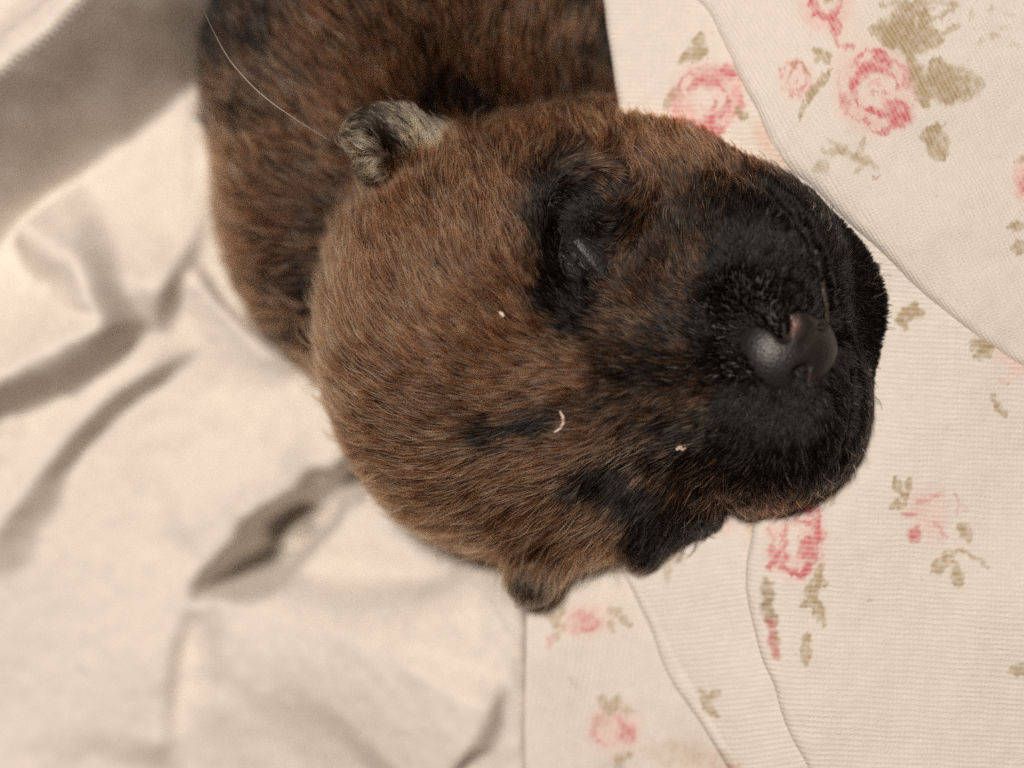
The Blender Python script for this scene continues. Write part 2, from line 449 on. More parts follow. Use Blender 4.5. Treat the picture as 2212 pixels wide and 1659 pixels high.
BODYCTL = np.array([
    (450, 60, -.5, -.8, .9, 5), (560, 60, -.5, -.8, .75, 5), (480, 250, -.7, -.5, .6, 5), (600, 200, -.7, -.6, .45, 5), (720, 120, -.5, -.8, .35, 5.5),
    (860, 60, -.4, -.9, .45, 5.5), (1000, 60, -.25, -1, .3, 5.5), (1150, 40, -.2, -1, .4, 5.5), (1280, 40, -.1, -1, .6, 5.5), (1350, 140, .3, -.9, .85, 5),
    (900, 160, -.35, -.9, .35, 5.5), (1050, 160, -.2, -1, .35, 5.5), (1200, 160, -.1, -1, .4, 5.5), (1290, 200, 0, -1, .5, 5),
    (520, 420, -.85, -.3, .25, 5), (620, 380, -.8, -.45, .35, 5), (700, 300, -.7, -.6, .25, 5), (560, 560, -.95, -.1, .3, 5), (650, 520, -.95, -.2, .45, 5), (480, 380, -.9, -.2, .2, 4),
    (600, 680, -.98, .1, .25, 5), (670, 620, -.95, .05, .7, 4.5), (680, 720, -.98, .1, .6, 4.5), (660, 800, -.95, .3, .35, 4.5), (720, 870, -.9, .4, .5, 4.5), (740, 440, -.7, -.5, .5, 4.5), (1000, 230, -.2, -1, .8, 4.5),
    (800, 200, -.5, -.8, .3, 5.5), (900, -200, -.3, -1, .4, 5.5), (600, -200, -.3, -1, .6, 5.5), (1200, -200, 0, -1, .5, 5.5),
], dtype=float)

def idw(x, y, ctl, power=2.2):
    out = np.zeros((len(x), 4)); n = 20000
    for i in range(0, len(x), n):
        dx = x[i:i + n, None] - ctl[None, :, 0]; dy = y[i:i + n, None] - ctl[None, :, 1]
        wt = 1.0 / (dx * dx + dy * dy + 1200.0) ** power
        wt /= wt.sum(1, keepdims=True)
        out[i:i + n] = wt @ ctl[:, 2:6]
    return out

def seg_d(x, y, a, b):
    ax, ay = a; bx, by = b
    t = np.clip(((x - ax) * (bx - ax) + (y - ay) * (by - ay)) / ((bx - ax) ** 2 + (by - ay) ** 2), 0, 1)
    return np.hypot(x - ax - t * (bx - ax), y - ay - t * (by - ay))

def ell_m(x, y, cx, cy, rx, ry, rot=0, r0=1.3, r1=0.65):
    a = math.radians(rot); dx, dy = x - cx, y - cy
    u, v = dx * math.cos(a) + dy * math.sin(a), -dx * math.sin(a) + dy * math.cos(a)
    return sstep(r0, r1, np.hypot(u / rx, v / ry))

def head_black(x, y):
    """where the coat of the head is black (0 brown .. 1 black)"""
    x = x + 45 * fbm(x / 60, y / 60, 41, 3); y = y + 45 * fbm(x / 60, y / 60, 42, 3)
    b = 0.16 + 0.10 * sstep(700, 1000, y) + 0.10 * ell_m(x, y, 1000, 860, 120, 60)
    b = np.maximum(b, 0.74 * ell_m(x, y, 1610, 740, 430, 520, 0, 1.12, .5))
    b = np.maximum(b, 1.0 * ell_m(x, y, 1740, 715, 320, 470, 0, 1.25, .5))
    b = np.maximum(b, 0.92 * ell_m(x, y, 1225, 505, 100, 175, -8, 1.6, .35))
    b = np.maximum(b, 0.95 * ell_m(x, y, 1240, 650, 85, 105, -20, 1.6, .35))
    b = np.maximum(b, 0.66 * ell_m(x, y, 1320, 450, 85, 130, 0, 1.5, .4))
    b = np.maximum(b, 0.92 * np.exp(-(seg_d(x, y, (1060, 940), (1190, 908)) / 36) ** 2))
    b = np.maximum(b, 0.60 * np.exp(-(seg_d(x, y, (1190, 908), (1340, 870)) / 60) ** 2))
    b = np.maximum(b, 1.0 * np.exp(-(seg_d(x, y, (1310, 1030), (1400, 1075)) / 80) ** 2))
    b = np.maximum(b, 1.0 * np.exp(-(seg_d(x, y, (1400, 1075), (1400, 1190)) / 66) ** 2))
    b = np.maximum(b, 0.95 * np.exp(-(seg_d(x, y, (1430, 1130), (1560, 1100)) / 80) ** 2))
    b = np.maximum(b, 0.55 * np.exp(-(seg_d(x, y, (1000, 230), (1250, 235)) / 40) ** 2))
    br = ell_m(x, y, 1480, 330, 130, 45, 12, 1.5, .4)                # tan streak over the cheek
    b = b * (1 - 0.75 * br)
    br = np.exp(-(seg_d(x, y, (1380, 700), (1500, 560)) / 50) ** 2) + np.exp(-(seg_d(x, y, (1380, 860), (1540, 870)) / 34) ** 2)
    return np.clip(b * (1 - 0.28 * np.clip(br, 0, 1)), 0, 1)

# skin tone: dark under the mask, brownish pink where the coat is thin
sx, sy = toD(BV)
f_sk = idw(sx, sy, HEADCTL)
bl = head_black(sx, sy)[:, None]
skin = (1 - bl) * np.array([0.075, 0.040, 0.028]) + bl * np.array([0.020, 0.015, 0.013])
lipline = np.exp(-(((sx - 1765) / 35) ** 2 + ((sy - 735) / 50) ** 2))[:, None]
skin = skin * (1 - lipline * .8) + np.array([0.045, 0.03, 0.025]) * lipline * .8
ca = body.data.attributes.new('skin_color', 'FLOAT_COLOR', 'POINT')
ca.data.foreach_set('color', np.concatenate([skin, np.ones((len(skin), 1))], 1).astype(np.float32).ravel())

# ------------------------------------------------------------------ puppy: nose
NZ = on_surface(1665, 790) - 0.05
def nose_form(p):
    p = p - np.array([0, 0, NZ], dtype=np.float32)
    d = sd_ell(p, F(P(1668, 772, -3.2)), (5.0, 5.6, 4.1), 18)                  # pad
    d = smin(d, sd_ell(p, F(P(1728, 752, -4.9)), (4.0, 4.6, 3.8), 18), 3.5)    # front and philtrum
    d = smin(d, sd_ell(p, F(P(1708, 686, -2.6)), (2.8, 1.5, 2.2), -35), 1.2)   # wing, upper side
    d = smin(d, sd_ell(p, F(P(1750, 828, -3.9)), (1.5, 2.4, 2.0), 15), 1.2)    # wing, lower side
    return d
def nose_line(pl, dz): return [F(P(x, y, on_surface(x, y, f=nose_form) + dz)) for x, y in pl]
n1 = nose_line([(1652, 690), (1672, 694), (1688, 704), (1696, 724)], 0.25)
n2 = nose_line([(1744, 794), (1730, 810), (1729, 828), (1738, 846)], 0.25)
n3 = nose_line([(1738, 742), (1760, 722), (1785, 698)], 0.3)
h1, h2 = n1[2] - F((0, 0, .3)), n2[1] - F((0, 0, .3))
def sd_nose(p):
    d = nose_form(p)
    for n, r in ((n1, 0.80), (n2, 0.70), (n3, 0.45)):
        for a, b in zip(n[:-1], n[1:]): d = smax(d, -sd_cone(p, a, b, r, r), 0.5)
    d = smax(d, -sd_cone(p, h1, h1 + F((0.3, 0.3, -4)), 1.15, 0.8), 0.5)
    return smax(d, -sd_cone(p, h2, h2 + F((-0.3, 0.3, -4)), 1.0, 0.7), 0.5)
c0 = P(1695, 760, 0) + np.array([0, 0, NZ - 1.0])
NV, NF, _, _ = sdf_mesh(sd_nose, tuple(c0 - (8, 8, 6)), tuple(c0 + (8, 8, 6)), 0.2)
nose = mesh_obj('nose', NV + UNPARENT, NF, M_NOSE, puppy)
nose['label'] = 'bare dark grey nose leather with pinkish nostrils'
nx, ny = toD(NV)
fl = np.exp(-(((nx - 1708) / 15) ** 2 + ((ny - 698) / 20) ** 2)) * 1.0 + np.exp(-(((nx - 1742) / 11) ** 2 + ((ny - 836) / 22) ** 2)) * 0.5 + 0.03 * np.exp(-(((nx - 1760) / 40) ** 2 + ((ny - 735) / 60) ** 2))
at = nose.data.attributes.new('flesh', 'FLOAT', 'POINT'); at.data.foreach_set('value', fl.astype(np.float32))

# bare rim of the upper lip
lipl = [(1738, 480), (1762, 545), (1776, 610), (1783, 660), (1786, 694)]
lip3 = [F(P(x, y, on_surface(x - 6, y) - 0.15)) for x, y in lipl]
def sd_lip(p):
    d = sd_cone(p, lip3[0], lip3[1], 0.15, 0.35)
    for a, b in zip(lip3[1:-1], lip3[2:]): d = smin(d, sd_cone(p, a, b, 0.38, 0.45), 0.3)
    return d
lo_ = np.min(lip3, 0) - 1.5; hi_ = np.max(lip3, 0) + 1.5
LV, LF, _, _ = sdf_mesh(sd_lip, tuple(lo_), tuple(hi_), 0.2)
lip = mesh_obj('lip', LV + UNPARENT, LF, M_LIP, puppy); lip['label'] = 'bare brownish rim of the upper lip'
at = lip.data.attributes.new('flesh', 'FLOAT', 'POINT'); at.data.foreach_set('value', np.full(len(LV), 0.10, dtype=np.float32))

# ------------------------------------------------------------------ puppy: closed eyelids of the visible eye
ez = on_surface(1250, 565)
lc = F(P(1252, 566, ez - 1.1))
def lid_form(p):
    d = sd_ell(p, lc + F((0.75, 0.6, 0)), (5.2, 1.9, 1.8), -52)
    return smin(d, sd_ell(p, lc - F((0.75, 0.6, 0)), (5.2, 1.9, 1.8), -52), 0.5)
slit = [F(P(x, y, on_surface(x, y, f=lid_form) + 0.1)) for x, y in [(1204, 500), (1226, 531), (1250, 563), (1276, 594), (1302, 628)]]
def sd_lids(p):
    d = lid_form(p)
    for a, b in zip(slit[:-1], slit[1:]): d = smax(d, -sd_cone(p, a, b, 0.42, 0.42), 0.6)
    return d
EV, EF, _, _ = sdf_mesh(sd_lids, tuple(lc - (6, 6, 3)), tuple(lc + (6, 6, 3)), 0.2)
lids = mesh_obj('eyelids', EV + UNPARENT, EF, M_LID, puppy); lids['label'] = 'black sealed eyelids with a thin moist slit'
at = lids.data.attributes.new('flesh', 'FLOAT', 'POINT'); at.data.foreach_set('value', rng.random(len(EV)).astype(np.float32))

# ------------------------------------------------------------------ puppy: fur
tri = np.concatenate([BF[:, [0, 1, 2]], BF[:, [0, 2, 3]]])
A, B, C = BV[tri[:, 0]], BV[tri[:, 1]], BV[tri[:, 2]]
nrm = np.cross(B - A, C - A); area = np.linalg.norm(nrm, axis=1) / 2; nrm = nrm / (2 * area[:, None] + 1e-12)
cen = (A + B + C) / 3
cx_, cy_ = toD(cen)
isbody_t = eval_chunks(sd_body, cen) < np.minimum(eval_chunks(sd_head, cen), eval_chunks(sd_ear, cen)) - 0.2
dens = np.where(isbody_t, 15.0, 42.0)
dens *= np.where(nrm[:, 2] > -0.35, 1.0, 0.25) * np.where((cy_ > -160) & (cen[:, 2] > -75), 1.0, 0.15)
# bare leather, thin hair on the lids
dn = eval_chunks(sd_nose, cen.astype(np.float32)); dens *= np.where(dn < -0.35, 0.0, 1.0)
le = np.exp(-(seg_d(cx_, cy_, (1210, 505), (1300, 625)) / 26) ** 2); dens *= np.clip(1 - 0.6 * le, 0, 1)
lp = np.exp(-(((cx_ - 1765) / 38) ** 2 + ((cy_ - 735) / 55) ** 2)); dens *= np.clip(1 - 0.9 * lp, 0, 1)
prob = dens * area
N = int(prob.sum())
ti = rng.choice(len(tri), N, p=prob / prob.sum())
r1, r2 = np.sqrt(rng.random(N)), rng.random(N)
root = (1 - r1)[:, None] * A[ti] + (r1 * (1 - r2))[:, None] * B[ti] + (r1 * r2)[:, None] * C[ti]
hx, hy = toD(root)
d_b = eval_chunks(sd_body, root); d_h = eval_chunks(sd_head, root); d_e = eval_chunks(sd_ear, root)
kind = np.where(d_e < np.minimum(d_h, d_b) - 0.1, 2, np.where(d_b < d_h, 1, 0))
fld = np.where((kind == 1)[:, None], idw(hx, hy, BODYCTL), idw(hx, hy, HEADCTL))
flow = np.stack([fld[:, 0], -fld[:, 1], np.zeros(N)], 1)
flow /= np.linalg.norm(flow, axis=1, keepdims=True) + 1e-6
black, leng = np.where(kind == 0, head_black(hx, hy), fld[:, 2]), fld[:, 3].copy()

# ears: pale grey-tan fur in bands with a dark crease, tips pointing back
ear = kind == 2
up_ear = ear & (hy < 700)
flow[up_ear] = (-0.75, 0.55, 0.0)
rr = (hx < 800) & up_ear; flow[rr] = (-0.95, -0.05, 0)
rr = (hy > 335) & (hx < 860) & up_ear; flow[rr] = (-0.75, -0.6, 0)
rr = (hx > 900) & up_ear; flow[rr] = (-0.35, 0.9, 0)
leng[up_ear] = 2.9
lo_ear = ear & (hy > 700); flow[lo_ear] = (-0.25, -0.95, 0); leng[lo_ear] = 2.2
flow /= np.linalg.norm(flow, axis=1, keepdims=True)

# wander of the lay, at two scales
ang = 0.65 * fbm(hx / 70, hy / 70, 3, 2) + 0.75 * fbm(hx / 18, hy / 18, 9, 2) + rng.normal(0, 0.13, N)
ca_, sa_ = np.cos(ang), np.sin(ang)
flow = np.stack([flow[:, 0] * ca_ - flow[:, 1] * sa_, flow[:, 0] * sa_ + flow[:, 1] * ca_, np.zeros(N)], 1)
guard = rng.random(N) < 0.20
leng *= np.clip(rng.normal(1.0, 0.18, N), 0.5, 1.5) * np.where(guard, 1.05, 0.85) * 0.9

NP = 5
pts = np.empty((N, NP, 3))
n0 = vox_grad(root)
p = root.copy() - n0 * 0.15; pts[:, 0] = p
lift = np.where(kind == 1, 0.26, 0.22) * rng.uniform(0.5, 1.5, N) * np.where(guard, 1.25, 0.85) * np.where(rng.random(N) < 0.05, 2.4, 1.0)
for k in range(1, NP):
    t = k / (NP - 1)
    n = vox_grad(p)
    f = flow - (flow * n).sum(1, keepdims=True) * n
    f /= np.linalg.norm(f, axis=1, keepdims=True) + 1e-6
    a = lift * (2.2 - 1.9 * t)
    d = f * np.cos(a)[:, None] + n * np.sin(a)[:, None]
    p = p + d * (leng / (NP - 1))[:, None]
    sd = sample_vox(p)
    want = 0.12 + 0.3 * t
    p = p + n * np.clip(want - sd, 0, 1.5)[:, None]
    pts[:, k] = p

# tufting: hairs lean to a shared guide towards the tip
ng = N // 14
gi = rng.choice(N, ng, replace=False)
kd = kdtree.KDTree(ng)
for i, g in enumerate(gi): kd.insert(root[g], i)
kd.balance()
near = np.array([kd.find(r)[1] for r in root])
G = gi[near]
same = kind[G] == kind
cl = np.where(same, 0.55, 0.0) * rng.uniform(0.3, 1.1, N) * np.where(guard, 0.6, 1.0)
for k in range(1, NP):
    t = (k / (NP - 1)) ** 1.3
    tgt = pts[G, k] * (leng / leng[G] * 0 + 1)[:, None]
    pts[:, k] += (tgt - pts[:, k]) * (cl * t)[:, None]

# colours (linear)
tone = rng.random(N); tuft = rng.random(ng)[near]
patch = fbm(hx / 55, hy / 55, 21, 3)
brown = np.array([0.335, 0.138, 0.064]); gold = np.array([0.60, 0.36, 0.20]); rust = np.array([0.25, 0.088, 0.040]); blk = np.array([0.004, 0.0035, 0.0035]); grey = np.array([0.10, 0.085, 0.070])
mixr = np.clip(0.5 + 0.8 * patch, 0, 1)[:, None]
col = brown * mixr + rust * (1 - mixr)
isg = (tone > 0.88); col[isg] = gold
pb = black + np.where(kind == 1, 0.08, 0.08) + 0.34 * (tuft - 0.5) * np.clip(1.4 - black, 0, 1) + np.where(kind == 1, 0.22, 0.12) * patch + rng.normal(0, 0.24, N) * np.clip(1.25 - black, 0.1, 1)
dkf = sstep(0.12, 0.88, pb)[:, None]
col = col * (1 - dkf) + blk * dkf
isb = pb > 0.7
isgr = isb & (rng.random(N) < 0.07); col[isgr] = grey
# ear banding, and darker along the crease, in the hollow and under the tip
pale = np.array([0.70, 0.49, 0.29]); dk = np.array([0.020, 0.014, 0.010])
band = seg_d(hx, hy, (800, 225), (885, 372))
pdark = 1.1 * np.exp(-(band / 24) ** 2) + np.exp(-(seg_d(hx, hy, (775, 385), (830, 415)) / 26) ** 2) + np.exp(-(seg_d(hx, hy, (900, 215), (1000, 265)) / 30) ** 2) + 0.26 - 0.2 * (hx > 885) + 0.5 * (tuft - .5)
eb = rng.random(N) < np.clip(pdark, 0, 0.96)
col[up_ear] = np.where(eb[up_ear][:, None], dk, pale)
col[lo_ear] = np.where((rng.random(N) < 0.6)[lo_ear][:, None], np.array([0.05, 0.04, 0.033]), np.array([0.16, 0.10, 0.065]))
col *= (rng.uniform(0.65, 1.35, N) * (0.6 + 0.7 * rng.random(ng)[near]) * np.where(ear, 1.0, np.where(guard, 1.95, 0.33)))[:, None]
col = np.clip(col, 0, 0.9)

def curves_obj(name, P_, rad, colr, mat, parent):
    n, k = P_.shape[:2]
    cd = bpy.data.hair_curves.new(name)
    cd.add_curves([k] * n)
    cd.attributes['position'].data.foreach_set('vector', ((P_ + (UNPARENT if parent else 0)) * MM).astype(np.float32).ravel())
    ra = cd.attributes.get('radius') or cd.attributes.new('radius', 'FLOAT', 'POINT')
    ra.data.foreach_set('value', (rad * MM).astype(np.float32).ravel())
    cc = cd.attributes.new('hair_color', 'FLOAT_COLOR', 'CURVE')
    cc.data.foreach_set('color', np.concatenate([colr, np.ones((n, 1))], 1).astype(np.float32).ravel())
    cd.materials.append(mat)
    o = bpy.data.objects.new(name, cd); sc.collection.objects.link(o)
    if parent: o.parent = parent
    return o
# short hairs on the eyelids, fanning away from the slit
en = grad(sd_lids, EV)
ok_ = np.where((en[:, 2] > 0.2) & (np.min([np.linalg.norm(EV - q, axis=1) for q in slit], axis=0) > 0.55))[0]
ri = rng.choice(ok_, 420)
lroot = EV[ri] + rng.normal(0, 0.08, (420, 3)).astype(np.float32)
sidev = np.sign((lroot - lc)[:, 0] * 0.79 + (lroot - lc)[:, 1] * 0.62)[:, None]
lfl = np.where(sidev > 0, np.array([[0.35, -0.75, 0]]), np.array([[-0.55, 0.35, 0]])) + rng.normal(0, 0.22, (420, 3))
lfl -= (lfl * en[ri]).sum(1, keepdims=True) * en[ri]; lfl /= np.linalg.norm(lfl, axis=1, keepdims=True)
ll = rng.uniform(0.7, 1.5, 420)
lp_ = np.stack([lroot + (lfl * t + en[ri] * (0.28 * t - 0.12 * t * t)) * ll[:, None] for t in np.linspace(0, 1, NP)], 1)
pts = np.concatenate([pts, lp_]); kind = np.concatenate([kind, np.zeros(420, int)])
col = np.concatenate([col, np.where((rng.random(420) < 0.25)[:, None], grey, blk)])
guard = np.concatenate([guard, np.zeros(420, bool)]); isg = np.concatenate([isg, np.zeros(420, bool)]); N += 420
prof = np.array([1.0, 1.0, 0.85, 0.6, 0.15])
rad = (np.where(kind == 1, 0.052, np.where(kind == 2, 0.046, 0.035)) * np.where(guard, 1.35, 0.95) * np.where(isg & guard, 1.2, 1.0))[:, None] * prof[None] * rng.uniform(0.7, 1.2, N)[:, None]
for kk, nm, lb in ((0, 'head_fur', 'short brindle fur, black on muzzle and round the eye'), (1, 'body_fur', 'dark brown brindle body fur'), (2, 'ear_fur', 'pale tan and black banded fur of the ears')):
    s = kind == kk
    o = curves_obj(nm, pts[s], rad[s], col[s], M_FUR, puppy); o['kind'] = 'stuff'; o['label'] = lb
print('hairs', N)

# whiskers
WH = [((1880, 600), (1915, 560)), ((1885, 620), (1925, 590)), ((1880, 640), (1925, 615)), ((1820, 960), (1850, 985)), ((1790, 1000), (1805, 1045)), ((1740, 1060), (1785, 1080)),
      ((1400, 1190), (1392, 1250)), ((1430, 1170), (1470, 1215)), ((1300, 1200), (1330, 1250)), ((1450, 1180), (1500, 1205)), ((1240, 1220), (1200, 1260)), ((830, 1020), (805, 1060)), ((1700, 1090), (1720, 1120)), ((800, 990), (770, 975)), ((700, 730), (675, 700))]
wp = []
for (a, b) in WH:
    za = on_surface(*a)
    if za < -40: za = -16
    A3 = P(a[0], a[1], za); B3 = P(b[0], b[1], za + 0.6); bend = rng.normal(0, 0.35, 3)
    wp.append([A3 + (B3 - A3) * t + bend * t * (1 - t) * 4 for t in np.linspace(0, 1, 6)])
wp = np.array(wp)
curves_obj('whiskers', wp, np.tile(np.linspace(0.05, 0.015, 6), (len(wp), 1)), np.tile([0.12, 0.09, 0.07], (len(wp), 1)), M_WHISK, puppy)['kind'] = 'stuff'

# ------------------------------------------------------------------ cloth folds
def polyline_d(x, y, pl):
    """distance to an open polyline, side (+ left of travel in image, y down) and travelled fraction"""
    pl = np.array(pl, dtype=float)
    seg = np.hypot(*(pl[1:] - pl[:-1]).T); acc = np.concatenate([[0], np.cumsum(seg)])
    best = np.full(x.shape, 1e9); side = np.zeros_like(best); fr = np.zeros_like(best)
    for i in range(len(pl) - 1):
        ax, ay = pl[i]; bx, by = pl[i + 1]
        t = np.clip(((x - ax) * (bx - ax) + (y - ay) * (by - ay)) / seg[i] ** 2, 0, 1)
        dx, dy = x - ax - t * (bx - ax), y - ay - t * (by - ay)
        d = np.hypot(dx, dy); cr = (bx - ax) * dy - (by - ay) * dx
        m = d < best
        best = np.where(m, d, best); side = np.where(m, np.sign(cr), side); fr = np.where(m, (acc[i] + t * seg[i]) / acc[-1], fr)
    return best, side, fr

def spline(pl, n=12):
    pl = np.array(pl, dtype=float)
    q = np.concatenate([[2 * pl[0] - pl[1]], pl, [2 * pl[-1] - pl[-2]]])
    out = []
    for i in range(1, len(q) - 2):
        for t in np.linspace(0, 1, n, endpoint=False):
            a, b, c, d = q[i - 1], q[i], q[i + 1], q[i + 2]
            out.append(0.5 * ((2 * b) + (c - a) * t + (2 * a - 5 * b + 4 * c - d) * t * t + (3 * b - a - 3 * c + d) * t ** 3))
    out.append(pl[-1]); return np.array(out)

def fold(x, y, pl, amp, wpos, wneg, taper=0.25):
    """asymmetric ridge (amp > 0) or crease (amp < 0): steep on one side, gentle on the other"""
    d, s, f = polyline_d(x, y, spline(pl, 5))
    wd = np.where(s > 0, wpos, wneg)
    tp = sstep(0, taper, f) * sstep(0, taper, 1 - f) if taper > 0 else 1
    return amp * np.exp(-(d / wd) ** 2) * tp

def ridge(x, y, pl, amp, w_steep, w_gentle, side, taper=0.2, fan=0.0):
    """a lapped fold: falls steeply on one side of the line, dies out slowly on the other"""
    d, s, f = polyline_d(x, y, spline(pl, 5))
    d = np.maximum(d + 5 * fbm(x / 70, y / 70, int(amp * 10), 2), 0)
    w_steep = w_steep * (1 + fan * (0.5 - f)) * (1 + 0.8 * fbm(x / 110, y / 110, int(amp * 7), 2))
    tp = sstep(0, taper, f) * sstep(0, taper, 1 - f)
    return amp * tp * np.where(s * side > 0, 1 - sstep(0, w_steep, d), np.exp(-(d / w_gentle) ** 1.4))

def poly_sd(x, y, pl):
    pl = [tuple(q) for q in pl]
    d, _, _ = polyline_d(x, y, pl + [pl[0]])
    ins = np.zeros(x.shape, bool)
    for (ax, ay), (bx, by) in zip(pl, pl[1:] + [pl[0]]):
        c = (ay > y) != (by > y)
        ins ^= c & (x < (bx - ax) * (y - ay) / (by - ay + 1e-9) + ax)
    return np.where(ins, -d, d)

def grid_faces(nu, nv):
    i = np.arange(nu * nv).reshape(nu, nv)
    return np.stack([i[:-1, :-1].ravel(), i[1:, :-1].ravel(), i[1:, 1:].ravel(), i[:-1, 1:].ravel()], 1)

def add_uv(o, uv, faces):
    l = o.data.uv_layers.new(name='knit')
    l.data.foreach_set('uv', uv[faces.ravel()].astype(np.float32).ravel())

# white blanket, one sheet under everything
h = 0.6
gx, gy = np.meshgrid(np.arange(-100, 105, h), np.arange(-82, 120, h), indexing='ij')
ux, uy = gx / (S * 1.2) + 1106, 829.5 - gy / (S * 1.2)        # survey units at about z = -40
bz = -42 + 18.5 * sstep(560, 1130, ux) * sstep(850, 1330, uy) - 7 * sstep(1120, 1190, ux) + 2.2 * fbm(ux / 420, uy / 420, 5, 2) + 0.6 * fbm(ux / 130, uy / 130, 6, 2)
# flap edge at the shoulder: the cloth falls away steeply behind it, then meets the next fold
d_, s_, f_ = polyline_d(ux, uy, spline([(700, -120), (430, 172), (250, 325), (70, 475), (-120, 640)], 5))
dd = np.where(s_ > 0, d_, 0) + 14 * fbm(ux / 90, uy / 90, 15, 2)
bz += 27 * np.clip((dd - 8) / 165, 0, 1)
bz -= 12 * sstep(180, 330, dd)
bz += ridge(ux, uy, [(60, 470), (110, 515), (210, 570), (400, 640)], 8, 120, 90, +1, 0.1)
bz += ridge(ux, uy, [(-100, 900), (0, 845), (180, 750), (330, 684)], 13, 95, 170, +1, 0.16, 1.3)
bz += ridge(ux, uy, [(-60, 1250), (60, 1070), (230, 872), (440, 730)], 6.0, 46, 140, +1, 0.2, 1.2)
bz += ridge(ux, uy, [(395, 540), (440, 620), (520, 710), (640, 820)], 4, 30, 60, -1, 0.25)
bz += ridge(ux, uy, [(300, 1190), (440, 1120), (560, 1030), (700, 960)], 4, 200, 220, -1, 0.3)
pk = poly_sd(ux, uy, [(430, 1285), (470, 1225), (530, 1145), (680, 1045), (790, 985), (815, 1000), (730, 1115), (610, 1235), (560, 1275)])
bz -= 24 * sstep(24, -40, pk + 26 * fbm(ux / 60, uy / 60, 33, 2))
bz += ridge(ux, uy, [(470, 1245), (375, 1345), (345, 1490), (330, 1680)], 3, 50, 160, -1, 0.2)
bz += fold(ux, uy, [(520, 1262), (610, 1165), (690, 1095), (800, 1000)], 9, 22, 24, 0.3)
bz += ridge(ux, uy, [(400, 1285), (560, 1278), (730, 1306), (860, 1296), (1010, 1240), (1080, 1190)], 4, 70, 240, -1, 0.15)
bz -= 3.5 * sstep(70, -50, poly_sd(ux, uy, [(560, 1225), (720, 1205), (900, 1215), (985, 1240), (860, 1285), (730, 1290), (600, 1260)]))
bz += 5 * np.exp(-((ux - 720) / 330) ** 2 - ((uy - 1430) / 190) ** 2) + 0.35 * fbm(ux / 38, uy / 38, 91, 3)
bz += ridge(ux, uy, [(1075, 1400), (1040, 1490), (1000, 1570), (890, 1710)], 4.0, 62, 200, -1, 0.2)
bz += ridge(ux, uy, [(540, 1480), (430, 1570), (300, 1690)], 1.6, 80, 220, +1, 0.3)
bp_ = press(np.stack([gx, gy, bz], -1))
bf = grid_faces(*gx.shape)
blanket = mesh_obj('white_blanket', bp_.reshape(-1, 3), bf[:, ::-1], M_BLANKET)
add_uv(blanket, np.stack([gx.ravel() * 0.8 + gy.ravel() * 0.6, gy.ravel() * 0.8 - gx.ravel() * 0.6], 1), bf[:, ::-1])
tag(blanket, 'plain off-white cotton blanket lying in soft rumpled folds beside the puppy', 'blanket')

